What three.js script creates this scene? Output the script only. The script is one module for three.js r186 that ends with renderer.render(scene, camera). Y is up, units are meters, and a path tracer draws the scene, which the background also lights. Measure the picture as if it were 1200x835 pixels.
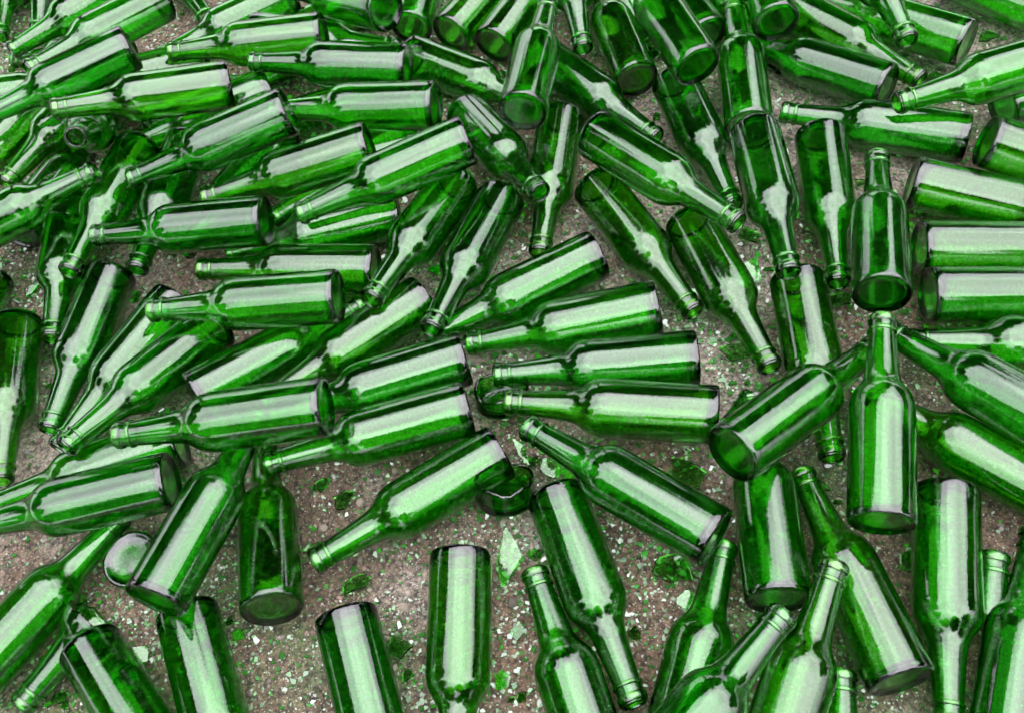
import * as THREE from 'three';
import { mergeGeometries, toCreasedNormals } from 'three/addons/utils/BufferGeometryUtils.js';

// ---------- camera, sky, sun, exposure ----------
const scene = new THREE.Scene();
const PITCH = THREE.MathUtils.degToRad(56.6), EYE = 0.99;
const camera = new THREE.PerspectiveCamera(2 * THREE.MathUtils.radToDeg(Math.atan(417.5 / 1165)), 1200 / 835, 0.05, 200);
camera.position.set(0, EYE, EYE / Math.tan(PITCH));
camera.lookAt(0, 0, 0);
camera.rotateZ(THREE.MathUtils.degToRad(-12.4));

function rng(seed) { let s = seed >>> 0; return () => { s = (s + 0x6D2B79F5) | 0; let t = Math.imul(s ^ (s >>> 15), 1 | s); t = (t + Math.imul(t ^ (t >>> 7), 61 | t)) ^ t; return ((t ^ (t >>> 14)) >>> 0) / 4294967296; }; }
const hash = (x, y, z) => { let h = Math.imul(x | 0, 374761393) ^ Math.imul(y | 0, 668265263) ^ Math.imul(z | 0, 2147483647 - 94906249); h = Math.imul(h ^ (h >>> 13), 1274126177); return ((h ^ (h >>> 16)) >>> 0) / 4294967296; };
function noise(x, y, z = 0) {
  const i = Math.floor(x), j = Math.floor(y), k = Math.floor(z), f = (t) => t * t * (3 - 2 * t), u = f(x - i), v = f(y - j), w = f(z - k);
  const L = (a, b, t) => a + (b - a) * t;
  return L(L(L(hash(i, j, k), hash(i + 1, j, k), u), L(hash(i, j + 1, k), hash(i + 1, j + 1, k), u), v), L(L(hash(i, j, k + 1), hash(i + 1, j, k + 1), u), L(hash(i, j + 1, k + 1), hash(i + 1, j + 1, k + 1), u), v), w);
}
const fbm = (x, y, z, n = 4) => { let a = 0, g = 0.5, s = 0; for (let i = 0; i < n; i++) { a += g * noise(x, y, z); s += g; g *= 0.5; x = x * 2.03 + 7.1; y = y * 2.03 + 3.7; z = z * 2.03 + 1.3; } return a / s; };

{ // bright overcast: the usual rise from horizon to zenith, with cloud mottling all round
  const w = 512, h = 256, d = new Float32Array(w * h * 4);
  for (let j = 0; j < h; j++) for (let i = 0; i < w; i++) {
    const el = ((j + 0.5) / h - 0.5) * Math.PI, az = (i + 0.5) / w * 2 * Math.PI;
    const x = Math.cos(el) * Math.cos(az), y = Math.sin(el), z = Math.cos(el) * Math.sin(az);
    const lift = (1 + 2 * Math.max(0, y)) / 3;
    const c = 0.48 + 1.04 * fbm(x * 3.6 + 9, y * 3.6 + 4, z * 3.6 + 2, 5);
    const o = (j * w + i) * 4, v = lift * c * 1.0;
    d[o] = v * 1.02; d[o + 1] = v * 0.96; d[o + 2] = v * 1.09; d[o + 3] = 1;
  }
  const t = new THREE.DataTexture(d, w, h, THREE.RGBAFormat, THREE.FloatType);
  t.mapping = THREE.EquirectangularReflectionMapping; t.magFilter = t.minFilter = THREE.LinearFilter; t.needsUpdate = true;
  scene.background = t; scene.environment = t;
}
const sun = new THREE.DirectionalLight(new THREE.Color(1, 0.97, 0.92), 0.5);
sun.position.set(2.2, 6, 1.2); sun.castShadow = true; sun.shadow.radius = 150;
sun.shadow.mapSize.set(2048, 2048);
Object.assign(sun.shadow.camera, { left: -3, right: 3, top: 3, bottom: -3, near: 0.5, far: 20 });
scene.add(sun); scene.add(sun.target);

const renderer = new THREE.WebGLRenderer({ antialias: true });
renderer.setSize(1024, 712);
renderer.toneMapping = THREE.LinearToneMapping;
renderer.toneMappingExposure = 6.9;
renderer.shadowMap.enabled = true; renderer.shadowMap.type = THREE.PCFSoftShadowMap;

// ---------- helpers ----------
const taken = {};
const numbered = (n) => { const k = taken[n] = (taken[n] ?? -1) + 1; return k ? `${n}_${String(k).padStart(3, '0')}` : n; };
function mesh(name, geo, mat, parent) { const m = new THREE.Mesh(geo, mat); m.name = name; m.castShadow = m.receiveShadow = true; if (parent) parent.add(m); return m; }
const tex = (w, h, fn, srgb) => {
  const d = new Uint8Array(w * h * 4);
  for (let j = 0; j < h; j++) for (let i = 0; i < w; i++) { const c = fn(i / w, j / h), o = (j * w + i) * 4; for (let k = 0; k < 3; k++) d[o + k] = Math.max(0, Math.min(255, c[k] * 255)); d[o + 3] = 255; }
  const t = new THREE.DataTexture(d, w, h); t.wrapS = t.wrapT = THREE.RepeatWrapping; t.magFilter = THREE.LinearFilter; t.minFilter = THREE.LinearMipmapLinearFilter; t.generateMipmaps = true;
  if (srgb) t.colorSpace = THREE.SRGBColorSpace; t.needsUpdate = true; return t;
};

// ---------- materials ----------
// green bottle glass; fine draw lines along the wall, as on re-used bottles
const drawLines = tex(1024, 512, (u, v) => { const n = 0.5 * fbm(u * 150, v * 5, 3, 3) + 0.3 * fbm(u * 34, v * 9, 6, 2) + 0.2 * noise(u * 300, v * 190, 8); return [n, n, n]; });
const glassOf = (r, g, b) => {
  const m = new THREE.MeshPhysicalMaterial({ color: 0xffffff, roughness: 0, metalness: 0, transmission: 1, thickness: 0.003, ior: 1.6, attenuationDistance: 0.003, bumpMap: drawLines, bumpScale: 0.00009 });
  m.attenuationColor.setRGB(r, g, b); return m;
};
const GLASSES = [glassOf(0.17, 0.66, 0.085), glassOf(0.23, 0.66, 0.08), glassOf(0.14, 0.61, 0.10), glassOf(0.19, 0.70, 0.09)], glass = GLASSES[0];

// ---------- ground ----------
// drifts of pale sand between the bottles (x, z, reach)
const SAND = [[-0.180, 0.253, 0.10], [0.718, -0.390, 0.10], [-0.000, 0.206, 0.05], [0.145, -0.174, 0.05], [0.498, -0.343, 0.05], [-0.189, 0.118, 0.05]];
// trodden earth: brown and reddish soil, grey sand, crushed glass dust; u, v in metres / 2
const soilTex = tex(2048, 2048, (u, v) => {
  const x = u * 2, y = v * 2, T = (k, s) => fbm(x * k + s, y * k - s, s, 4);
  const wx = (u - 0.5) * 2, wz = (0.5 - v) * 2; let drift = 0; for (const [sx, sz, sr] of SAND) drift = Math.max(drift, 1.25 - Math.hypot(wx - sx, wz - sz) / sr);
  const patch = T(5, 3.1), sand = Math.max(0, Math.min(1, (T(3.2, 8.3) - 0.52) * 7 + Math.max(-0.2, drift) * 1.3 + (T(24, 2.2) - 0.5) * 2.2)), moss = Math.max(0, Math.min(1, (T(7, 1.7) - 0.5) * 6));
  const grain = hash(Math.floor(u * 2048), Math.floor(v * 2048), 5), grain2 = noise(x * 420, y * 420, 2), g3 = noise(x * 190, y * 190, 7);
  let c = [0.068 + 0.050 * patch, 0.050 + 0.024 * patch, 0.034 + 0.012 * patch];
  const mix = (a, b, t) => a.map((q, i) => q + (b[i] - q) * t);
  c = mix(c, [0.21, 0.180, 0.148], sand * 0.75); c = mix(c, [0.050, 0.085, 0.026], moss * 0.8);
  const k = 0.1 + 1.0 * grain2 + 0.8 * (g3 - 0.35) + 0.9 * (grain - 0.5);
  c = c.map((q) => q * Math.max(0.15, k));
  if (grain > 0.975) c = [0.36, 0.35, 0.30]; else if (grain < 0.03) c = [0.05, 0.13, 0.045]; else if (grain < 0.09) c = [0.03, 0.03, 0.022];
  return c.map((q) => q <= 0.0031308 ? q * 12.92 : 1.055 * Math.pow(q, 1 / 2.4) - 0.055);
}, true);
const soilBump = tex(1024, 1024, (u, v) => { const q = 0.5 * fbm(u * 2 * 60, v * 2 * 60, 4, 4) + 0.5 * fbm(u * 2 * 210, v * 2 * 210, 9, 3); return [q, q, q]; });
const groundMat = new THREE.MeshStandardMaterial({ map: soilTex, bumpMap: soilBump, bumpScale: 0.009, roughness: 0.95 });
const rise = (x, z) => 0.010 * (fbm(x * 6 + 3, z * 6 + 1, 0.5, 3) - 0.5) + 0.005 * (fbm(x * 30, z * 30, 1.5, 3) - 0.5) + 0.003 * (noise(x * 110, z * 110, 4) - 0.5) - 0.010;
{
  const far = new THREE.PlaneGeometry(80, 80); far.rotateX(-Math.PI / 2); far.translate(0, -0.03, 0);
  const fu = far.attributes.uv; for (let i = 0; i < fu.count; i++) fu.setXY(i, fu.getX(i) * 40, fu.getY(i) * 40);
  mesh('ground', far, groundMat, scene).userData = { kind: 'structure', label: 'bare earth of the yard round the heap', category: 'ground' };
  const g = new THREE.PlaneGeometry(3.2, 3.0, 520, 490); g.rotateX(-Math.PI / 2); g.translate(0, 0, -0.15);
  const p = g.attributes.position, uv = g.attributes.uv;
  for (let i = 0; i < p.count; i++) { const x = p.getX(i), z = p.getZ(i), edge = Math.min(1, Math.max(0, (1.5 - Math.max(Math.abs(x), Math.abs(z + 0.15))) * 6)); p.setY(i, rise(x, z) * edge - 0.027 * (1 - edge)); uv.setXY(i, x / 2 + 0.5, 0.5 - z / 2); }
  g.computeVertexNormals();
  mesh('soil_patch', g, groundMat, scene).userData = { kind: 'structure', label: 'gritty trodden soil under the bottles', category: 'ground' };
}
// gravel and crushed glass lying on the soil
function scatter(name, label, category, geo, mat, n, seed, size, color, where) {
  const R = rng(seed), im = new THREE.InstancedMesh(geo, mat, n), M = new THREE.Matrix4(), q = new THREE.Quaternion(), e = new THREE.Euler(), c = new THREE.Color();
  for (let i = 0; i < n; i++) {
    let x, z, t = 0; do { x = (R() - 0.5) * 2.1; z = (R() - 0.5) * 1.75 - 0.12; } while (R() > where(x, z) && ++t < 30);
    const s = size(R); e.set((R() - 0.5) * 1.1, R() * 6.283, (R() - 0.5) * 1.1); q.setFromEuler(e);
    M.compose(new THREE.Vector3(x, rise(x, z) + s * 0.12, z), q, new THREE.Vector3(s * (0.7 + 0.6 * R()), s * (0.6 + 0.5 * R()), s * (0.7 + 0.6 * R())));
    im.setMatrixAt(i, M); im.setColorAt(i, color(c, R));
  }
  im.name = name; im.castShadow = im.receiveShadow = true; im.userData = { kind: 'stuff', label, category }; scene.add(im);
}
const lump = (seed, k, detail) => { const g = new THREE.IcosahedronGeometry(0.5, detail), p = g.attributes.position; for (let i = 0; i < p.count; i++) { const x = p.getX(i), y = p.getY(i), z = p.getZ(i), f = 1 + k * (noise(x * 2.4 + seed, y * 2.4, z * 2.4) - 0.5); p.setXYZ(i, x * f, y * f, z * f); } g.computeVertexNormals(); return g; };
const chip = (seed) => { const R = rng(seed), s = new THREE.Shape(), n = 5; for (let i = 0; i < n; i++) { const a = (i + 0.7 * (R() - 0.5)) / n * 6.283, r = 0.3 + 0.35 * R(); i ? s.lineTo(r * Math.cos(a), r * Math.sin(a)) : s.moveTo(r * Math.cos(a), r * Math.sin(a)); } const g = new THREE.ExtrudeGeometry(s, { depth: 0.34, bevelEnabled: false }); g.rotateX(-Math.PI / 2); g.translate(0, -0.1, 0); return g.toNonIndexed ? g : g; };
const stoneMat = new THREE.MeshStandardMaterial({ color: 0xffffff, roughness: 0.9, map: null });
const gritMat = new THREE.MeshPhysicalMaterial({ color: 0xffffff, roughness: 0.22, ior: 1.55 });
const crumbMat = new THREE.MeshPhysicalMaterial({ color: 0xffffff, roughness: 0.12, ior: 1.6, clearcoat: 0.5 });
const glassy = (x, z) => 0.3 + Math.max(0, (fbm(x * 5 + 20, z * 5, 3, 3) - 0.38) * 3);
scatter('gravel', 'small pale and brown stones strewn over the soil', 'gravel', lump(3, 0.8, 1), stoneMat, 16000, 11, (R) => 0.0022 + 0.0052 * R() * R() + (R() < 0.02 ? 0.006 : 0), (c, R) => { const k = 0.5 + 0.9 * R(), t = R(); return t < 0.55 ? c.setRGB(0.15 * k, 0.125 * k, 0.10 * k) : t < 0.8 ? c.setRGB(0.15 * k, 0.10 * k, 0.08 * k) : c.setRGB(0.24 * k, 0.235 * k, 0.21 * k); }, () => 1);
for (let v = 0; v < 2; v++) {
  scatter('glass_grit', v ? 'pale crushed glass grit spread through the soil' : 'fine green glass grit spread through the soil', 'glass grit', chip(40 + v), gritMat, 40000, 21 + v, (R) => 0.0018 + 0.0046 * R() * R(), (c, R) => { const k = 0.5 + 0.8 * R(); return v ? c.setRGB(0.22 * k, 0.27 * k, 0.20 * k) : c.setRGB(0.05 * k, 0.15 * k, 0.035 * k); }, glassy);
  scatter('glass_crumbs', v ? 'clear green glass crumbs heaped thinly on the ground' : 'angular green glass crumbs lying among the bottles', 'glass crumbs', chip(50 + v), crumbMat, 11000, 31 + v, (R) => 0.004 + 0.007 * R() * R(), (c, R) => { const k = 0.75 + 0.25 * R(); return R() < 0.3 ? c.setRGB(0.20 * k, 0.30 * k, 0.19 * k) : c.setRGB(0.025 * k, 0.12 * k, 0.018 * k); }, glassy);
}

// ---------- what stands round the yard, outside the frame ----------
const barkMat = new THREE.MeshStandardMaterial({ color: new THREE.Color().setRGB(0.07, 0.05, 0.035), roughness: 0.95 });
const leafMat = new THREE.MeshStandardMaterial({ color: 0xffffff, roughness: 0.7, side: THREE.DoubleSide });
const LEAF = (() => { // a small spray of pointed leaves
  const parts = [];
  for (let i = 0; i < 5; i++) {
    const s = new THREE.BufferGeometry(); s.setAttribute('position', new THREE.Float32BufferAttribute([0, 0, 0, 0.05, 0.08, 0.02, 0, 0.2, 0, -0.05, 0.08, 0.02], 3)); s.setIndex([0, 1, 2, 0, 2, 3]);
    s.rotateX(0.5 + 0.3 * (i % 2)); s.rotateY(i * 1.257); s.computeVertexNormals(); parts.push(s);
  }
  return mergeGeometries(parts);
})();
function tree(x, z, height, spread, seed, label) {
  const R = rng(seed), t = new THREE.Group(); t.name = numbered('broadleaf_tree'); t.position.set(x, 0, z);
  const limbs = [];
  const limb = (a, b, r0, r1) => { const g = new THREE.CylinderGeometry(r1, r0, a.distanceTo(b), 9, 3); g.translate(0, a.distanceTo(b) / 2, 0); g.applyQuaternion(new THREE.Quaternion().setFromUnitVectors(new THREE.Vector3(0, 1, 0), b.clone().sub(a).normalize())); g.translate(a.x, a.y, a.z); limbs.push(g); };
  const V = (a, b, c) => new THREE.Vector3(a, b, c), top = V((R() - 0.5) * 0.5, height * 0.55, (R() - 0.5) * 0.5);
  limb(V(0, -0.1, 0), top, height * 0.032, height * 0.018);
  const clumps = [];
  for (let i = 0; i < 12; i++) {
    const an = R() * 6.283, rr = spread * Math.sqrt(R()) * 0.8, hy = height * (0.28 + 0.64 * R()) , e = V(Math.cos(an) * rr * (1.15 - hy / height * 0.55), hy, Math.sin(an) * rr * (1.15 - hy / height * 0.55));
    limb(top.clone().multiplyScalar(0.45 + 0.55 * R()), e, height * 0.010, height * 0.003); clumps.push(e);
  }
  mesh('trunk', mergeGeometries(limbs), barkMat, t);
  const n = 4200, im = new THREE.InstancedMesh(LEAF, leafMat, n), M = new THREE.Matrix4(), q = new THREE.Quaternion(), e = new THREE.Euler(), c = new THREE.Color();
  for (let i = 0; i < n; i++) {
    const k = clumps[Math.floor(R() * clumps.length)], u = R() * 2 - 1, ph = R() * 6.283, rad = spread * 0.36 * Math.cbrt(R()), s = Math.sqrt(1 - u * u);
    e.set(R() * 6.3, R() * 6.3, R() * 6.3); q.setFromEuler(e);
    M.compose(V(k.x + rad * s * Math.cos(ph), Math.max(0.5, k.y + rad * u * 0.8), k.z + rad * s * Math.sin(ph)), q, V(1, 1, 1).multiplyScalar(1.6 + 1.6 * R()));
    im.setMatrixAt(i, M); const g = 0.7 + 0.6 * R(); im.setColorAt(i, c.setRGB(0.030 * g, 0.060 * g, 0.018 * g));
  }
  im.name = 'crown'; im.userData = { kind: 'stuff' }; im.castShadow = im.receiveShadow = true; t.add(im);
  t.userData = { label, category: 'tree', group: 'trees round the yard' };
  scene.add(t);
}
const TREES = [
  [-6.2, 2.6, 5.2, 2.2, 'leafy tree standing left of the heap and behind the viewer, out of view'], [-6.0, -0.8, 5.6, 2.3, 'leafy tree standing straight left of the heap, out of view'],
  [-5.2, -3.8, 7.2, 2.4, 'tall leafy tree at the far left corner of the yard, out of view'], [-2.5, -5.0, 8.4, 2.5, 'tallest dense tree behind the heap to the left, out of view'],
  [0.3, -5.4, 8.2, 2.5, 'tall dense tree straight behind the heap, out of view'], [3.0, -6.2, 5.6, 2.2, 'middling leafy tree behind the heap to the right, out of view'],
  [-3.6, 5.6, 5.0, 2.2, 'leafy tree behind the viewer to the left, out of view'], [0.2, 6.4, 5.2, 2.3, 'leafy tree straight behind the viewer, out of view'],
  [4.0, 5.6, 4.6, 2.2, 'leafy tree behind the viewer to the right, out of view'], [6.6, 1.2, 4.0, 2.1, 'small leafy tree standing straight right of the heap, out of view'],
  [6.4, -3.0, 3.6, 2.0, 'lowest leafy tree at the far right corner of the yard, out of view']];
TREES.forEach(([x, z, h, s, label], i) => tree(x, z, h, s, 100 + i, label));


// ---------- bottles ----------
const LEN = 0.23, WIDE = 1.05;
// surface of revolution: outside from the middle of the base up to the lip, then inside back down; w(a, y) waves the inner wall
function revolve(profile, seg, wave) {
  const n = profile.length, pos = new Float32Array(n * (seg + 1) * 3), nor = new Float32Array(n * (seg + 1) * 3), uv = new Float32Array(n * (seg + 1) * 2), idx = [];
  const P = (i, k) => { const [r, y, inner] = profile[i], a = (k % seg) / seg * 2 * Math.PI, q = r > 1e-4 ? r + wave(a, y, inner) : r; return [q * Math.cos(a), y, q * Math.sin(a)]; };
  for (let i = 0; i < n; i++) for (let k = 0; k <= seg; k++) { const p = P(i, k), o = i * (seg + 1) + k; pos.set(p, o * 3); uv.set([k / seg, p[1] / 0.25 + (profile[i][2] ? 0.4 : 0)], o * 2); }
  for (let i = 0; i < n - 1; i++) for (let k = 0; k < seg; k++) {
    const a = i * (seg + 1) + k, b = a + 1, c = a + seg + 1, d = c + 1;
    if (profile[i][0] > 1e-4) idx.push(a, c, b);
    if (profile[i + 1][0] > 1e-4) idx.push(b, c, d);
  }
  const va = new THREE.Vector3(), vb = new THREE.Vector3(), vc = new THREE.Vector3(), get = (v, o) => v.fromArray(pos, o * 3);
  for (let f = 0; f < idx.length; f += 3) {
    get(va, idx[f]); get(vb, idx[f + 1]); get(vc, idx[f + 2]); vb.sub(va); vc.sub(va); vb.cross(vc);
    for (let e = 0; e < 3; e++) { const o = idx[f + e] * 3; nor[o] += vb.x; nor[o + 1] += vb.y; nor[o + 2] += vb.z; }
  }
  for (let i = 0; i < n; i++) {
    const s = i * (seg + 1), e = s + seg;
    if (profile[i][0] <= 1e-4) { const up = nor.slice(s * 3, (e + 1) * 3).reduce((t, v, j) => t + (j % 3 === 1 ? v : 0), 0) > 0 ? 1 : -1; for (let k = s; k <= e; k++) nor.set([0, up, 0], k * 3); continue; }
    const sum = [0, 1, 2].map((c) => nor[s * 3 + c] + nor[e * 3 + c]); nor.set(sum, s * 3); nor.set(sum, e * 3);
  }
  for (let o = 0; o < nor.length; o += 3) { const l = Math.hypot(nor[o], nor[o + 1], nor[o + 2]) || 1; nor[o] /= l; nor[o + 1] /= l; nor[o + 2] /= l; }
  const g = new THREE.BufferGeometry();
  g.setAttribute('position', new THREE.BufferAttribute(pos, 3)); g.setAttribute('normal', new THREE.BufferAttribute(nor, 3)); g.setAttribute('uv', new THREE.BufferAttribute(uv, 2)); g.setIndex(idx);
  return g;
}
const OUT = [[0, 0.0042], [0.010, 0.0040], [0.018, 0.0032], [0.0235, 0.0016], [0.0262, 0.0003], [0.0278, 0.0000], [0.0292, 0.0006], [0.0300, 0.0020], [0.0304, 0.0045], [0.0305, 0.008], [0.0305, 0.03], [0.0305, 0.06], [0.0305, 0.09], [0.0305, 0.116], [0.0304, 0.121], [0.0300, 0.126], [0.0291, 0.131], [0.0276, 0.1355], [0.0255, 0.1395], [0.0232, 0.1430], [0.0209, 0.1465], [0.0191, 0.1500], [0.0177, 0.1540], [0.0167, 0.1590], [0.0160, 0.1650], [0.0150, 0.1760], [0.0141, 0.1880], [0.0133, 0.2000], [0.0128, 0.2080], [0.0126, 0.2160], [0.0126, 0.2262], [0.0122, 0.2286], [0.0112, 0.2298]];
const IN = [[0.0103, 0.2296], [0.0098, 0.2280], [0.0096, 0.2200], [0.0098, 0.2080], [0.0105, 0.2000], [0.0114, 0.1880], [0.0124, 0.1760], [0.0134, 0.1650], [0.0141, 0.1590], [0.0150, 0.1540], [0.0164, 0.1500], [0.0183, 0.1462], [0.0208, 0.1422], [0.0232, 0.1385], [0.0251, 0.1345], [0.0265, 0.1300], [0.0273, 0.1250], [0.0277, 0.1200], [0.0278, 0.1150], [0.0278, 0.09], [0.0278, 0.06], [0.0278, 0.03], [0.0277, 0.0150], [0.0269, 0.0095], [0.0252, 0.0062], [0.0225, 0.0050], [0.0170, 0.0059], [0.0100, 0.0068], [0, 0.0070]];
function profileOf(list, inner) { // finer steps so that the curve is round
  const out = [];
  const c = new THREE.CatmullRomCurve3(list.map(([r, y]) => new THREE.Vector3(r * WIDE, y, 0)), false, 'centripetal'), m = Math.round(list.length * 1.5);
  for (let i = 0; i <= m; i++) { const p = c.getPoint(i / m); out.push([i === (inner ? m : 0) ? 0 : Math.max(p.x, 2e-4), p.y, inner]); }
  return out;
}
const BODY_PROFILE = [...profileOf(OUT, false), ...profileOf(IN, true)];
const VARIANTS = [0, 1, 2, 3, 4].map((v) => revolve(BODY_PROFILE, 56, (a, y, inner) => {
  const cx = Math.cos(a), sz = Math.sin(a);
  return inner ? 0.0011 * (fbm(cx * 1.3 + v * 9.1, sz * 1.3 + 5, y * 28, 3) - 0.5) : 0.00022 * (fbm(cx * 1.1 + v * 3.7, sz * 1.1 + 2, y * 40 + 11, 2) - 0.5);
}));
const ring = (r0, y, h, t, r = r0 * WIDE) => revolve([[r, y - h], [r + t * 0.7, y - h * 0.8], [r + t, y - h * 0.3], [r + t, y + h * 0.3], [r + t * 0.7, y + h * 0.8], [r, y + h], [r, y - h]], 48, () => 0);
const COLLAR = ring(0.01285, 0.2105, 0.0022, 0.0016), LIP = ring(0.01275, 0.2235, 0.0042, 0.0014);

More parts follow.
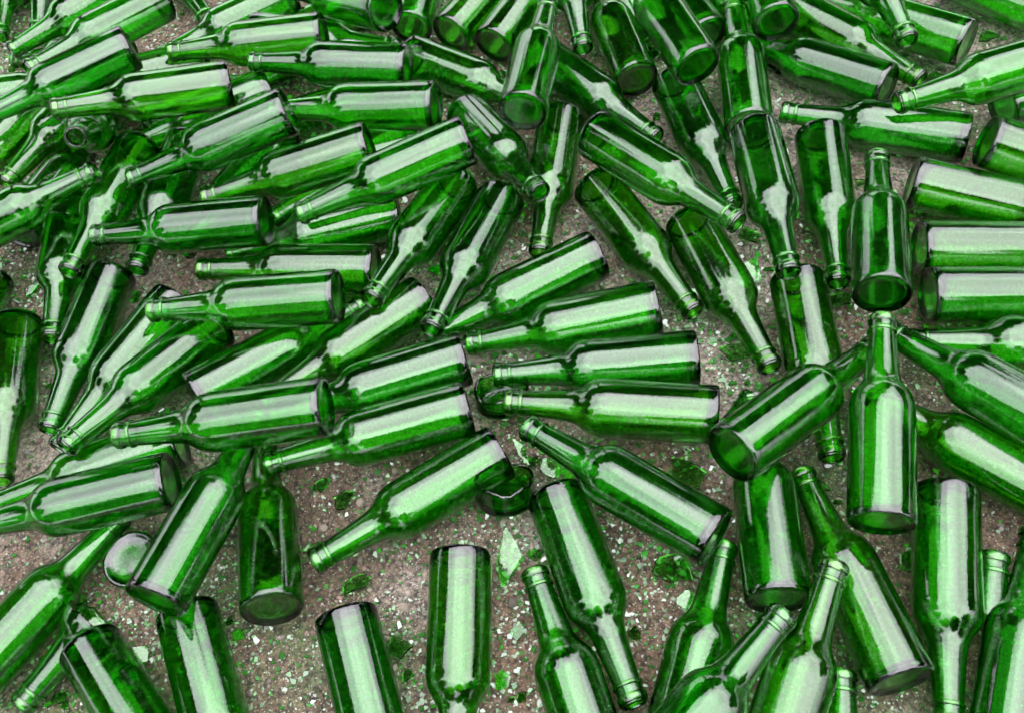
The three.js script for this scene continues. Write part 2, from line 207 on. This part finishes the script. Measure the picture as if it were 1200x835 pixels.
const POSES = [
  [-0.4765, 0.0324, -0.8683, -0.6707, 0.0324, -0.7450, "green bottle at the top left, neck down-left, mouth just above the big diagonal bottle"],
  [-0.3969, 0.0924, -0.7012, -0.5794, 0.1216, -0.5643, "green bottle squeezed between two parallel diagonal bottles at the top left, neck hidden"],
  [-0.4278, 0.1228, -0.5643, -0.6471, 0.1105, -0.4962, "big diagonal green bottle at the left edge, base up-right, neck leaving the frame"],
  [-0.2913, 0.1124, -0.4531, -0.5158, 0.1550, -0.4265, "near-level green bottle below the big diagonal one at upper left, mouth pointing left"],
  [-0.3555, 0.0303, -0.6230, -0.5673, 0.0792, -0.5479, "green bottle half hidden behind the level bottle with a double-ringed mouth, upper left"],
  [-0.5103, 0.0265, -0.5399, -0.4765, 0.1609, -0.3563, "green bottle seen end-on, its round open mouth facing the viewer at the left"],
  [-0.2569, 0.0363, -0.5200, -0.4808, 0.0287, -0.4680, "upper of two parallel slanting bottles, mouths lower left, below the end-on mouth"],
  [-0.2131, 0.1227, -0.3646, -0.4392, 0.0882, -0.3406, "lower of two parallel slanting bottles, mouths lower left, left of the heap's middle"],
  [-0.2443, 0.0324, -0.4239, -0.3901, 0.0324, -0.2460, "steep green bottle wedged under the slanting pair, only its base end showing"],
  [-0.1182, 0.0993, -0.2950, -0.3467, 0.0726, -0.2939, "slanting green bottle left of the topmost one, base up-right, mouth lower left"],
  [-0.0662, 0.0324, -0.3776, -0.2696, 0.0324, -0.2702, "green bottle mostly covered by the topmost slanting bottle, mouth just left of it"],
  [0.0048, 0.1181, -0.2487, -0.2206, 0.0926, -0.2103, "topmost long slanting green bottle of the upper heap, base up-right near top centre"],
  [-0.0253, 0.0997, -0.3407, -0.2443, 0.0913, -0.4105, "level green bottle with square base right, lowest of the flat ones at top left centre"],
  [-0.0539, 0.0738, -0.4562, -0.2727, 0.0845, -0.5266, "level green bottle at the top, base touching the down-slanting bottle to its right"],
  [-0.1638, 0.0793, -0.5577, -0.3915, 0.0820, -0.5901, "level green bottle near the top with three bright stripes and a visible base"],
  [-0.2143, 0.0324, -0.7329, -0.4293, 0.0324, -0.6513, "green bottle rising to the top edge, base up-right, neck under the striped level bottle"],
  [-0.4425, 0.0533, -0.9394, -0.3531, 0.0143, -0.7311, "green bottle at the top edge, its shoulder showing behind the rising one"],
  [-0.6829, 0.0468, -1.0324, -0.7024, 0.0196, -0.8048, "green bottle in the top left corner, only neck and shoulder in view"],
  [-0.6196, 0.0554, -1.0197, -0.6381, 0.0158, -0.7939, "dark upright green bottle beside the corner one at the top left edge"],
  [-0.5150, 0.0324, -0.6341, -0.6492, 0.0324, -0.4474, "green bottle with round shoulder glint left of the end-on mouth, neck down-left"],
  [-0.6017, 0.0325, -0.6275, -0.7298, 0.0324, -0.4365, "green bottle at the left edge under the big diagonal one, shoulder barely showing"],
  [-0.6988, 0.0726, -0.3061, -0.4757, 0.1049, -0.3521, "green bottle from the left edge, mouth up-right beside the dark gap"],
  [-0.4428, 0.0524, -0.4400, -0.5261, 0.0631, -0.2259, "green bottle pointing down-left with dark ringed open mouth, left of the second one"],
  [-0.3775, 0.0419, -0.4375, -0.4443, 0.0487, -0.2175, "green bottle pointing down-left with dark ringed open mouth, right of the first one"],
  [-0.2626, 0.0818, -0.2233, -0.4889, 0.0793, -0.2642, "level green bottle at left, neck laid over the two dark ringed mouths"],
  [-0.1410, 0.0388, -0.1433, -0.3638, 0.0469, -0.1997, "level green bottle lying just above the one with a broad base, neck left"],
  [-0.1013, 0.0324, -0.2325, -0.3312, 0.0324, -0.2293, "green bottle peeping out under the topmost slanting bottle, base at right, neck covered"],
  [-0.1802, 0.0920, -0.0722, -0.4065, 0.0911, -0.1132, "level green bottle with a broad dark-rimmed base to the right, left of centre"],
  [-0.0218, 0.0439, -0.2530, -0.1470, 0.0817, -0.0639, "left of two parallel green bottles with bases up-right at upper centre"],
  [0.0303, 0.0363, -0.2162, -0.0857, 0.0606, -0.0191, "right of two parallel green bottles with bases up-right at upper centre"],
  [0.1341, 0.0357, -0.3366, 0.0602, 0.0293, -0.1189, "upright-lying green bottle, neck down, below the one lying base towards the viewer"],
  [0.0109, 0.0302, -0.3852, 0.0768, 0.0802, -0.1706, "short-looking green bottle with open mouth facing lower right, upper centre"],
  [0.0795, 0.1012, -0.2928, 0.1566, 0.0889, -0.5091, "green bottle at top centre lying over others, base towards the viewer, neck up"],
  [-0.0493, 0.0324, -0.5284, 0.1141, 0.0324, -0.3666, "down-slanting green bottle at top centre, its middle under the one pointing up"],
  [0.1287, 0.0389, -0.4614, 0.2487, 0.0301, -0.2654, "green bottle slanting down-right at top centre, mouth ending by the dark soil"],
  [0.0704, 0.0320, -0.5121, 0.2149, 0.0413, -0.6907, "green bottle rising to the top edge just left of the one pointing up"],
  [0.0122, 0.0323, -0.5578, 0.1679, 0.0345, -0.7271, "green bottle at the top edge with oval base towards lower left"],
  [-0.0667, 0.1182, -0.5308, -0.2132, 0.0665, -0.7004, "green bottle at the top edge with nearly round base facing the viewer"],
  [-0.0420, 0.0317, -0.5903, 0.0343, 0.0479, -0.8067, "dark streaky green bottle at the top edge right of the round base"],
  [-0.2768, 0.0397, -0.6474, -0.0639, 0.0256, -0.5616, "green bottle behind the striped level one, small open mouth pointing right"],
  [0.2094, 0.0871, -0.6716, 0.1897, 0.0459, -0.4461, "green bottle at the top edge with only its neck hanging down, top centre"],
  [0.2489, 0.0321, -0.3793, 0.2392, 0.0395, -0.6090, "dark green bottle at the top, neck up, oval base right of the hanging neck"],
  [0.3105, 0.1036, -0.3018, 0.2701, 0.1243, -0.5273, "broad green bottle from the top edge slanting down-right, base above a standing row"],
  [0.3643, 0.0319, -0.4340, 0.3211, 0.0451, -0.6595, "green bottle partly behind the broad slanting one at the top, oval base showing"],
  [0.3630, 0.0417, -0.2395, 0.4092, 0.0572, -0.4643, "tall green bottle at the top right of centre, neck cut by the top edge"],
  [0.3549, 0.0711, -0.2024, 0.3212, 0.0802, 0.0249, "dark green bottle whose base rests against the tall bottle above, neck down"],
  [0.3422, 0.0364, 0.0037, 0.3038, 0.0287, 0.2304, "long dark green bottle right of centre, its middle under the crossing bottle"],
  [0.4426, 0.0408, -0.2014, 0.3862, 0.0323, 0.0214, "green bottle with neck down between the dark one and the one with neck up"],
  [0.1873, 0.1087, 0.2376, 0.3835, 0.0607, 0.1276, "green bottle lying across others right of centre, round base towards lower left"],
  [0.3067, 0.0815, 0.3281, 0.3889, 0.0951, 0.1137, "large green bottle with neck up in the right half, mouth touching a base above"],
  [0.4051, 0.0812, 0.0788, 0.4874, 0.0570, -0.1346, "green bottle with ringed mouth up at the right, its base above another mouth"],
  [0.5142, 0.0454, -0.0923, 0.7144, 0.0208, 0.0184, "topmost of three stacked-looking right edge bottles with bases left, slanting down"],
  [0.4862, 0.0414, 0.0015, 0.7095, 0.0241, 0.0541, "middle one of three right edge bottles with bases left, lying level"],
  [0.4693, 0.0425, 0.0671, 0.6936, 0.0232, 0.1140, "lowest of three right edge bottles with bases left, lying level"],
  [0.6474, 0.0323, 0.1800, 0.4267, 0.0361, 0.1156, "level green bottle at the right edge with its mouth pointing left"],
  [0.6138, 0.0324, -0.1511, 0.4127, 0.0324, -0.2627, "level green bottle at upper right, mouth left, base touching the right edge group"],
  [0.5525, 0.0415, -0.2544, 0.4018, 0.0240, -0.4273, "green bottle at upper right, oval base right, neck under the tall bottle"],
  [0.4876, 0.0325, -0.4622, 0.6033, 0.0323, -0.2635, "slanting green bottle at upper right with round glint, mouth ending lower right"],
  [0.5868, 0.1073, -0.5153, 0.5830, 0.0830, -0.2866, "green bottle neck reaching in from the top edge at upper right, over a stout body"],
  [0.6802, 0.0404, -0.3038, 0.5311, 0.0249, -0.4783, "stout pale green bottle at upper right with full oval base facing right"],
  [0.7488, 0.0977, -0.1950, 0.5196, 0.0950, -0.1757, "green bottle from the right edge with mouth down-left, below the stout pale one"],
  [0.6765, 0.0323, -0.1913, 0.9053, 0.0343, -0.2149, "green bottle at the right edge, half hidden under the one with mouth down-left"],
  [0.6068, 0.0719, -0.1085, 0.8014, 0.0135, -0.0006, "green bottle cut by the right edge, dark curved base, above the right edge row"],
  [0.7211, 0.0333, -0.4534, 0.8497, 0.0316, -0.2626, "green bottle crossing the top right corner over pale sand"],
  [0.4413, 0.0770, -0.3802, 0.4648, 0.0865, -0.6088, "green bottle at the top edge with oval base beside the tall bottle's neck"],
  [0.1600, 0.0934, -0.2365, 0.2844, 0.1003, -0.0432, "slanting green bottle at centre right top, base left, mouth at the crossing necks"],
  [0.2947, 0.0389, -0.3549, 0.3077, 0.0301, -0.1254, "green bottle from the upper right centre, neck running down under another mouth"],
  [0.1509, 0.0362, -0.2048, 0.2183, 0.0289, 0.0150, "green bottle slanting down-right right of centre, left of its darker twin"],
  [0.2483, 0.0324, -0.1175, 0.2769, 0.0324, 0.1107, "dark streaky green bottle slanting down-right to the soil clearing"],
  [0.1287, 0.0391, -0.0919, -0.0938, 0.0261, -0.0348, "uppermost bottle of the central fan, base up-right"],
  [0.1782, 0.0443, 0.0056, -0.0497, 0.0217, -0.0156, "second bottle from the top of the central fan, base at right"],
  [-0.0516, 0.0480, 0.0196, -0.2805, 0.0478, 0.0420, "green bottle left of centre with its base meeting the necks of the central fan"],
  [0.2020, 0.0371, 0.0799, -0.0254, 0.0383, 0.0449, "third bottle from the top of the central fan, lying almost level"],
  [0.2000, 0.0520, 0.1626, -0.0189, 0.0550, 0.0922, "lowest bottle of the central fan, level, its mouth over a broken bottom"],
  [-0.1978, 0.1290, 0.0957, -0.4262, 0.1217, 0.0701, "level green bottle at left with slim oval base facing right, mouth left"],
  [-0.0586, 0.0482, 0.0855, -0.2873, 0.0597, 0.1071, "green bottle just below the pair of bases at left centre, mouth over a rounded bottle"],
  [-0.0336, 0.0372, 0.1414, -0.2498, 0.0321, 0.2196, "long green bottle left of the centre clearing, mouth down-left on bare sand"],
  [0.1549, 0.0720, 0.3035, -0.0023, 0.0696, 0.1357, "green bottle slanting down-right below the central fan, dark base at lower right"],
  [-0.0885, 0.0320, -0.0888, -0.2921, 0.0420, 0.0177, "green bottle left of centre, base up-right under two mouths, neck covered"],
  [-0.3691, 0.0487, -0.0064, -0.1656, 0.0181, -0.1090, "green bottle with purple-rimmed base at lower left, rounded shoulder up-right"],
  [-0.3460, 0.0336, -0.1166, -0.5049, 0.0793, 0.0433, "uppermost of three bottles fanning down-left at the left, long clear glint"],
  [-0.3975, 0.0324, -0.1704, -0.5380, 0.0324, 0.0117, "middle one of three bottles fanning down-left at the left, mostly covered"],
  [-0.4840, 0.0328, -0.2365, -0.5508, 0.0320, -0.0164, "leftmost of three bottles fanning down-left at the left, neck straight down"],
  [-0.6054, 0.0324, -0.1906, -0.6024, 0.0324, 0.0394, "green bottle lying at the left edge, base up, neck down"],
  [-0.6475, 0.0378, -0.2739, -0.7133, 0.0273, -0.0537, "green bottle cut by the left edge above the gap of bare soil"],
  [-0.5455, 0.0331, -0.3812, -0.5582, 0.0318, -0.1516, "slim-looking green bottle with neck down between the left edge and the dark mouths"],
  [-0.3911, 0.0336, 0.0362, -0.6190, 0.0313, 0.0669, "green bottle above the left edge bottle with square base, thin neck to the left"],
  [-0.3818, 0.0783, 0.1127, -0.6117, 0.0804, 0.1179, "green bottle at the left edge with square base right, below the fanning three"],
  [-0.3901, 0.0978, 0.2535, -0.2844, 0.0730, 0.0507, "green bottle at lower left leaning with oval base down and neck up-right"],
  [-0.2884, 0.0538, 0.2696, -0.3001, 0.0139, 0.0434, "rounded green bottle at lower left centre, base down, neck under another bottle"],
  [-0.6209, 0.0324, 0.2751, -0.4560, 0.0324, 0.1148, "long green bottle at the lower left edge, neck up-right"],
  [-0.4864, 0.0324, 0.2554, -0.3713, 0.0324, 0.4545, "dark green bottle at the bottom left corner with its base up"],
  [-0.3846, 0.0324, 0.2423, -0.3287, 0.0324, 0.4654, "dark green bottle at the bottom left with round glint at its shoulder, base up"],
  [-0.2183, 0.0402, 0.2850, -0.1886, 0.0251, 0.5126, "green bottle at the bottom edge left of the centre one, base up beside sand"],
  [-0.0942, 0.0398, 0.2478, -0.1358, 0.0255, 0.4736, "green bottle lying straight at the bottom centre, base up, neck leaving the frame"],
  [0.0135, 0.0324, 0.2017, 0.0423, 0.0324, 0.4299, "long green bottle right of bottom centre, base up, mouth at the bottom edge"],
  [0.0009, 0.0324, 0.5071, -0.0251, 0.0324, 0.2786, "green bottle with its mouth up against the long one's left side, bottom centre"],
  [0.0571, 0.0377, 0.4938, 0.1691, 0.0275, 0.2932, "green bottle with mouth up, left of the two in front at the lower right"],
  [0.0030, 0.0995, 0.5317, 0.1879, 0.1028, 0.3949, "green bottle at the bottom edge with mouth up-right under a dark base"],
  [0.1223, 0.0465, 0.5374, 0.2545, 0.0749, 0.3514, "green bottle in front at the lower right with wide ringed mouth up"],
  [0.2808, 0.0418, 0.4620, 0.2685, 0.0238, 0.2331, "green bottle slanting down-right at lower right, stippled oval base near the bottom"],
  [0.1977, 0.0456, 0.3675, 0.2459, 0.0278, 0.1433, "broad green bottle at lower right with its base down above two mouths"],
  [0.3955, 0.0375, 0.2916, 0.3090, 0.0276, 0.5045, "tall green bottle at lower right, base up, neck to the bottom edge"],
  [0.3383, 0.0324, 0.5445, 0.4607, 0.0324, 0.3498, "green bottle cut by the lower right corner, neck up along the edge"],
  [0.5209, 0.0886, 0.3004, 0.3999, 0.0580, 0.1072, "upper of two bottles slanting to the right edge behind the large upright one"],
  [0.5045, 0.0324, 0.3356, 0.3572, 0.0324, 0.1590, "lower of two bottles slanting to the right edge behind the large upright one"],
  [0.1550, 0.0324, 0.6539, 0.2348, 0.0324, 0.4381, "green bottle mouth just rising from the bottom edge at lower right"],
  [-0.4836, 0.0290, -0.6799, -0.6889, -0.0061, -0.7776, "dark green bottle buried beneath the big diagonal bottle at the top left"],
  [-0.7731, 0.0251, -0.6671, -0.5448, -0.0029, -0.6655, "dark green bottle half sunk in soil at the left edge below the diagonal one"],
  [-0.1003, 0.0109, -0.4844, -0.3292, 0.0096, -0.4623, "half sunk green bottle beneath the level one with the square base, upper left"],
  [-0.0683, 0.0291, -0.6806, -0.2955, -0.0063, -0.6741, "half sunk green bottle under the striped level one at the top"],
  [-0.6240, 0.0268, -0.3545, -0.5308, -0.0043, -0.5625, "half sunk green bottle under the one reaching in from the left edge"],
  [0.3969, 0.0300, -0.5910, 0.4643, -0.0070, -0.3743, "half sunk green bottle at the top edge beside the tall bottle neck"],
  [-0.4582, 0.0102, -0.5353, -0.2342, 0.0100, -0.5877, "half sunk green bottle under the level one with a double-ringed mouth"],
  [0.2662, 0.0103, -0.6788, 0.2982, 0.0102, -0.4511, "half sunk green bottle under the broad slanting one at the top edge"],
];
const UP = new THREE.Vector3(0, 1, 0), roll = rng(77);
const A = new THREE.Vector3(), B = new THREE.Vector3(), Q = new THREE.Quaternion();
POSES.forEach(([bx, by, bz, mx, my, mz, label], i) => {
  const b = new THREE.Group(); b.name = numbered('glass_bottle');
  const m = GLASSES[(i * 7 + (i >> 2)) % 4];
  mesh('bottle_body', VARIANTS[i % VARIANTS.length], m, b); mesh('collar_ring', COLLAR, m, b); mesh('lip_ring', LIP, m, b);
  A.set(bx, by, bz); B.set(mx, my, mz).sub(A).normalize();
  b.position.copy(A); b.quaternion.setFromUnitVectors(UP, B).multiply(Q.setFromAxisAngle(UP, roll() * 6.283));
  b.userData = { label, category: 'bottle', group: 'empty green bottles in the heap' };
  scene.add(b);
});
// ---------- broken bottles and shards ----------
// a shard: a piece of bottle wall, cut to an uneven outline and curved like the wall it came from
function shardGeo(w, d, seed, R0 = 0.0305) {
  const R = rng(seed * 131 + 7), n = 26, rings = 5, th = 0.0024, corners = 4 + Math.floor(R() * 3), ang = [];
  for (let i = 0; i < corners; i++) ang.push([(i + 0.55 * (R() - 0.5)) / corners * 6.283, 0.66 + 0.5 * R()]);
  const pts = ang.map(([a, r]) => [Math.cos(a) * r, Math.sin(a) * r]), per = [];
  for (let k = 0; k < n; k++) { // walk the straight and slightly bowed broken edges
    const t = k / n * corners, i = Math.floor(t), f = t - i, A = pts[i], B = pts[(i + 1) % corners], bow = 1 + 0.05 * Math.sin(f * Math.PI) * (i % 2 ? 1 : -1.2) + 0.03 * (R() - 0.5);
    per.push([(A[0] + (B[0] - A[0]) * f) * bow * w / 2, (A[1] + (B[1] - A[1]) * f) * bow * d / 2]);
  }
  const pos = [], idx = [], put = (x, z, off) => { const a = x / R0, q = R0 + off; pos.push(Math.sin(a) * q, Math.cos(a) * q - R0 * Math.cos(w / 2 / R0), z); };
  for (const off of [0, -th]) { for (let r = 0; r <= rings; r++) for (let k = 0; k < n; k++) put(per[k][0] * r / rings, per[k][1] * r / rings, off); }
  const S = (rings + 1) * n, at = (f, r, k) => f * S + r * n + (k % n);
  for (let r = 0; r < rings; r++) for (let k = 0; k < n; k++) { idx.push(at(0, r, k), at(0, r + 1, k + 1), at(0, r + 1, k)); if (r) idx.push(at(0, r, k), at(0, r, k + 1), at(0, r + 1, k + 1)); idx.push(at(1, r, k), at(1, r + 1, k), at(1, r + 1, k + 1)); if (r) idx.push(at(1, r, k), at(1, r + 1, k + 1), at(1, r, k + 1)); }
  for (let k = 0; k < n; k++) idx.push(at(0, rings, k), at(0, rings, k + 1), at(1, rings, k + 1), at(0, rings, k), at(1, rings, k + 1), at(1, rings, k));
  const g = new THREE.BufferGeometry(); g.setAttribute('position', new THREE.Float32BufferAttribute(pos, 3)); g.setIndex(idx);
  return toCreasedNormals(g, 0.6);
}
const shardGlass = glassOf(0.30, 0.80, 0.22);
const SHARDS = [
  [0.1584, 0.1987, 0.0419, 0.0510, 10, -13, 0.000, 1, "large square curved green shard lying in front of the bottle aimed at the lower right"],
  [-0.0478, 0.2505, 0.0363, 0.0662, -15, 12, 0.004, 2, "long pale-topped green shard standing below the broken ring at the centre"],
  [-0.2099, 0.2403, 0.0465, 0.0170, 8, -11, 0.000, 3, "slim curved green sliver on the bare sand left of centre"],
  [-0.1757, 0.3182, 0.0319, 0.0401, 20, -15, 0.000, 4, "dark green shard beside the bottle standing on its neck at the bottom"],
  [-0.4490, 0.2645, 0.0264, 0.0257, 35, 25, 0.004, 5, "small mirror-bright shard between the two bottles at the lower left"],
  [-0.5113, 0.2010, 0.0334, 0.0412, 12, 48, 0.012, 6, "pointed upright green shard above the lower left bottle base"],
  [-0.2183, 0.1361, 0.0236, 0.0315, -20, -13, 0.000, 7, "flat green shard under the fan of bottles left of centre"],
  [-0.0119, 0.1289, 0.0116, 0.0343, 15, 20, 0.004, 8, "narrow curled shard just right of the tilted bottle base at the centre"],
  [0.0150, 0.1551, 0.0417, 0.0272, -30, 14, 0.004, 9, "pale-edged green shard under the neck of the diagonal bottle at the centre"],
  [0.3200, -0.1020, 0.0375, 0.0329, 5, -12, 0.000, 10, "rounded green shard under the crossing necks at the upper right of centre"],
  [0.3030, -0.0417, 0.0304, 0.0519, -25, 20, 0.005, 11, "green shard leaning between the leaning bottle and the long dark one, right of centre"],
  [0.2485, 0.0661, 0.0541, 0.0468, -40, -15, 0.000, 12, "wide dark green shard with a black edge at the right of the centre clearing"],
  [0.6430, -0.2921, 0.0372, 0.0400, 15, -15, 0.000, 13, "green shard under the mouth of a bottle in the upper right corner"],
  [0.7202, -0.4041, 0.0182, 0.0165, 0, 5, 0.000, 14, "small green leaf-like shard on the pale sand at the top right"],
  [0.7424, -0.3493, 0.0399, 0.0283, 10, -17, 0.000, 15, "dark shard on the pinkish sand below the top right bottle"],
  [0.1128, 0.3028, 0.0450, 0.0456, -35, -14, 0.000, 16, "broad mossy green shard on the soil right of the leaning central bottle"],
  [0.1179, 0.3325, 0.0221, 0.0230, 20, 10, 0.003, 17, "pale disc-like shard at the foot of that mossy green piece"],
  [0.3947, 0.0205, 0.0330, 0.0274, -5, -17, 0.000, 18, "curved green shard beneath the small mouth right of the long dark bottle"],
  [0.5360, -0.0781, 0.0301, 0.0222, 8, -13, 0.000, 19, "green shard under the rim of the right-hand bottle rows"],
  [0.4808, -0.1460, 0.0209, 0.0203, 30, -12, 0.000, 20, "small green chip on the soil beside the bottle with its neck up"],
  [0.2852, 0.2439, 0.0350, 0.0219, -20, -19, 0.004, 21, "thin green shard below the crossing bottle at right"],
  [0.3463, 0.3408, 0.0263, 0.0237, 15, -13, 0.000, 22, "green shard lying on the gravel between the two lower right bottles"],
  [-0.0539, 0.3273, 0.0174, 0.0227, -25, 8, 0.000, 23, "pale green shard low between the centre-bottom bottles"],
  [-0.0766, 0.3701, 0.0238, 0.0199, 10, 6, 0.000, 24, "light grey-green shard at the bottom edge under the centre"],
  [-0.5330, 0.2901, 0.0225, 0.0197, 10, -17, 0.000, 25, "green shard on the dark soil at the bottom left edge"],
  [-0.2418, 0.1110, 0.0220, 0.0193, 40, -15, 0.000, 26, "grey-green shard beside the rounded bottle left of the clearing"],
  [-0.1702, 0.3456, 0.0209, 0.0186, 60, -13, 0.000, 27, "small green shard on the sand beneath the lying bottle at lower left"],
  [-0.5674, -0.0877, 0.0183, 0.0259, 15, 8, 0.000, 28, "little pale shard between the bottles at the left edge"],
  [-0.6126, -0.2776, 0.0275, 0.0244, 25, -13, 0.000, 29, "green shard in the soil gap at the left edge"],
  [0.3836, 0.4029, 0.0158, 0.0293, 5, -17, 0.003, 30, "narrow green shard in the shade near the right bottom edge"],
];
SHARDS.forEach(([x, z, w, d, yaw, tilt, lift, seed, label]) => {
  const g = shardGeo(w, d, seed); g.computeBoundingBox();
  const m = mesh(numbered('glass_shard'), g, shardGlass, scene);
  m.rotation.set(THREE.MathUtils.degToRad(tilt), THREE.MathUtils.degToRad(yaw), THREE.MathUtils.degToRad((seed % 5 - 2) * 3), 'YXZ');
  m.position.set(x, rise(x, z) + lift + 0.005 + Math.abs(Math.sin(THREE.MathUtils.degToRad(tilt))) * d * 0.35, z);
  m.userData = { label, category: 'shard', group: 'green glass shards on the ground' };
});
// bottoms and necks of broken bottles: the same wall, cut along a jagged line
function broken(part, cut, jag, seed) {
  const edge = (a) => cut + jag * (fbm(Math.cos(a) * 1.6 + seed, Math.sin(a) * 1.6, seed * 0.37, 3) - 0.5) * 2;
  const out = profileOf(OUT, false), inn = profileOf(IN, true);
  const keep = (p) => part === 'bottom' ? p[1] < cut - jag : p[1] > cut + jag;
  const line = (k, at) => { const l = []; for (let j = 0; j <= 3; j++) l.push([0, 0, k, j / 3, at]); return l; };
  const rAt = (list, y) => { for (let i = 0; i < list.length - 1; i++) { const [a, b] = [list[i], list[i + 1]]; if ((a[1] - y) * (b[1] - y) <= 0 && a[1] !== b[1] && a[0] > 0.005 && b[0] > 0.005) return a[0] + (b[0] - a[0]) * (y - a[1]) / (b[1] - a[1]); } return 0.0305 * WIDE; };
  const o = out.filter(keep), n = inn.filter(keep);
  // profile points of the jagged zone carry how far (0..1) they lie between the last whole ring and the edge
  const zone = (ref, inner, up) => [0.33, 0.66, 1].map((f) => [rAt(inner ? inn : out, ref), ref, inner, f]).sort((a, b) => up ? a[3] - b[3] : b[3] - a[3]);
  const prof = part === 'bottom' ? [...o, ...zone(cut - jag, false, true), ...zone(cut - jag, true, false), ...n] : [...zone(cut + jag, false, false), ...o, ...n, ...zone(cut + jag, true, true), [rAt(out, cut + jag), cut + jag, false, 1]];
  const g = revolve(prof, 64, () => 0), p = g.attributes.position, seg = 65;
  for (let i = 0; i < prof.length; i++) if (prof[i][3]) for (let k = 0; k < seg; k++) {
    const q = i * seg + k, a = Math.atan2(p.getZ(q), p.getX(q)), y = prof[i][1] + (edge(a) - prof[i][1]) * prof[i][3], r = rAt(prof[i][2] ? inn : out, y);
    p.setXYZ(q, Math.cos(a) * r, y, Math.sin(a) * r);
  }
  g.computeVertexNormals(); return g;
}
function brokenBottle(name, geo, from, to, label, neck) {
  const b = new THREE.Group(); b.name = numbered(name);
  mesh(neck ? 'neck_wall' : 'bottom_wall', geo, glass, b);
  if (neck) { mesh('collar_ring', COLLAR, glass, b); mesh('lip_ring', LIP, glass, b); }
  A.set(...from); B.set(...to).sub(A).normalize(); b.position.copy(A); b.quaternion.setFromUnitVectors(UP, B);
  b.userData = { label, category: 'broken bottle', group: 'broken bottle pieces' }; scene.add(b);
}
brokenBottle('broken_bottle_bottom', broken('bottom', 0.022, 0.006, 3), [-0.4520, 0.0210, 0.1633], [...[-0.4520, 0.0210, 0.1633].map((q, i) => q + [0, -1, -0.12][i])], 'round stippled bottle base lying bottom up at the lower left');
brokenBottle('broken_bottle_bottom', broken('bottom', 0.026, 0.009, 8), [-0.0207, 0.0010, 0.0636], [...[-0.0207, 0.0010, 0.0636].map((q, i) => q + [0.05, 1, -0.5][i])], 'jagged bottle bottom standing under the lowest of the central mouths');
brokenBottle('broken_bottle_bottom', broken('bottom', 0.030, 0.012, 14), [-0.0391, 0.0030, 0.1837], [...[-0.0391, 0.0030, 0.1837].map((q, i) => q + [0.1, 1, -0.55][i])], 'broken bottle bottom with a dark ring touching the central tilted base');
const neckFrom = (mouth, inward, label, cut, jag, seed) => { // mouth and a second point on the axis, towards where the base was
  const m = new THREE.Vector3(...mouth), q = new THREE.Vector3(...inward).sub(m).normalize(), from = m.clone().addScaledVector(q, LEN);
  brokenBottle('broken_bottle_neck', broken('neck', cut, jag, seed), from.toArray(), mouth, label, true);
};
neckFrom([0.4157, 0.0300, 0.3616], [0.3911, 0.0220, 0.4096], 'snapped bottle neck lying between the two bottles at the right edge', 0.165, 0.008, 5);
neckFrom([-0.5633, 0.0160, 0.2980], [-0.4951, 0.0300, 0.2407], 'broken bottle top with its shoulder, mouth at the bottom left edge', 0.120, 0.012, 6);
neckFrom([0.2517, 0.0220, 0.1321], [0.2316, 0.0140, 0.1490], 'small broken bottle mouth peeping out behind the crossing bottle', 0.192, 0.006, 7);

// loose curved fragments, too many to count
for (let v = 0; v < 3; v++) {
  const R = rng(900 + v), n = 210, im = new THREE.InstancedMesh(shardGeo(0.016, 0.012, 60 + v, 0.028), shardGlass, n), M = new THREE.Matrix4(), q = new THREE.Quaternion(), e = new THREE.Euler();
  for (let i = 0; i < n; i++) {
    let x, z, t = 0; do { x = (R() - 0.5) * 1.9; z = (R() - 0.5) * 1.6 - 0.1; } while (R() > glassy(x, z) && ++t < 40);
    e.set((R() - 0.65) * 0.9, R() * 6.283, (R() - 0.5) * 0.8, 'YXZ'); q.setFromEuler(e); const s = 0.5 + 0.9 * R();
    im.setMatrixAt(i, M.compose(new THREE.Vector3(x, rise(x, z) + 0.003, z), q, new THREE.Vector3(s, 1, s)));
  }
  im.name = 'glass_fragments'; im.castShadow = im.receiveShadow = true;
  im.userData = { kind: 'stuff', label: ['curved green glass fragments strewn between the bottles', 'olive glass fragments scattered over the gritty soil', 'small dark green fragments of bottle wall on the ground'][v], category: 'glass fragments' }; scene.add(im);
}

renderer.render(scene, camera);
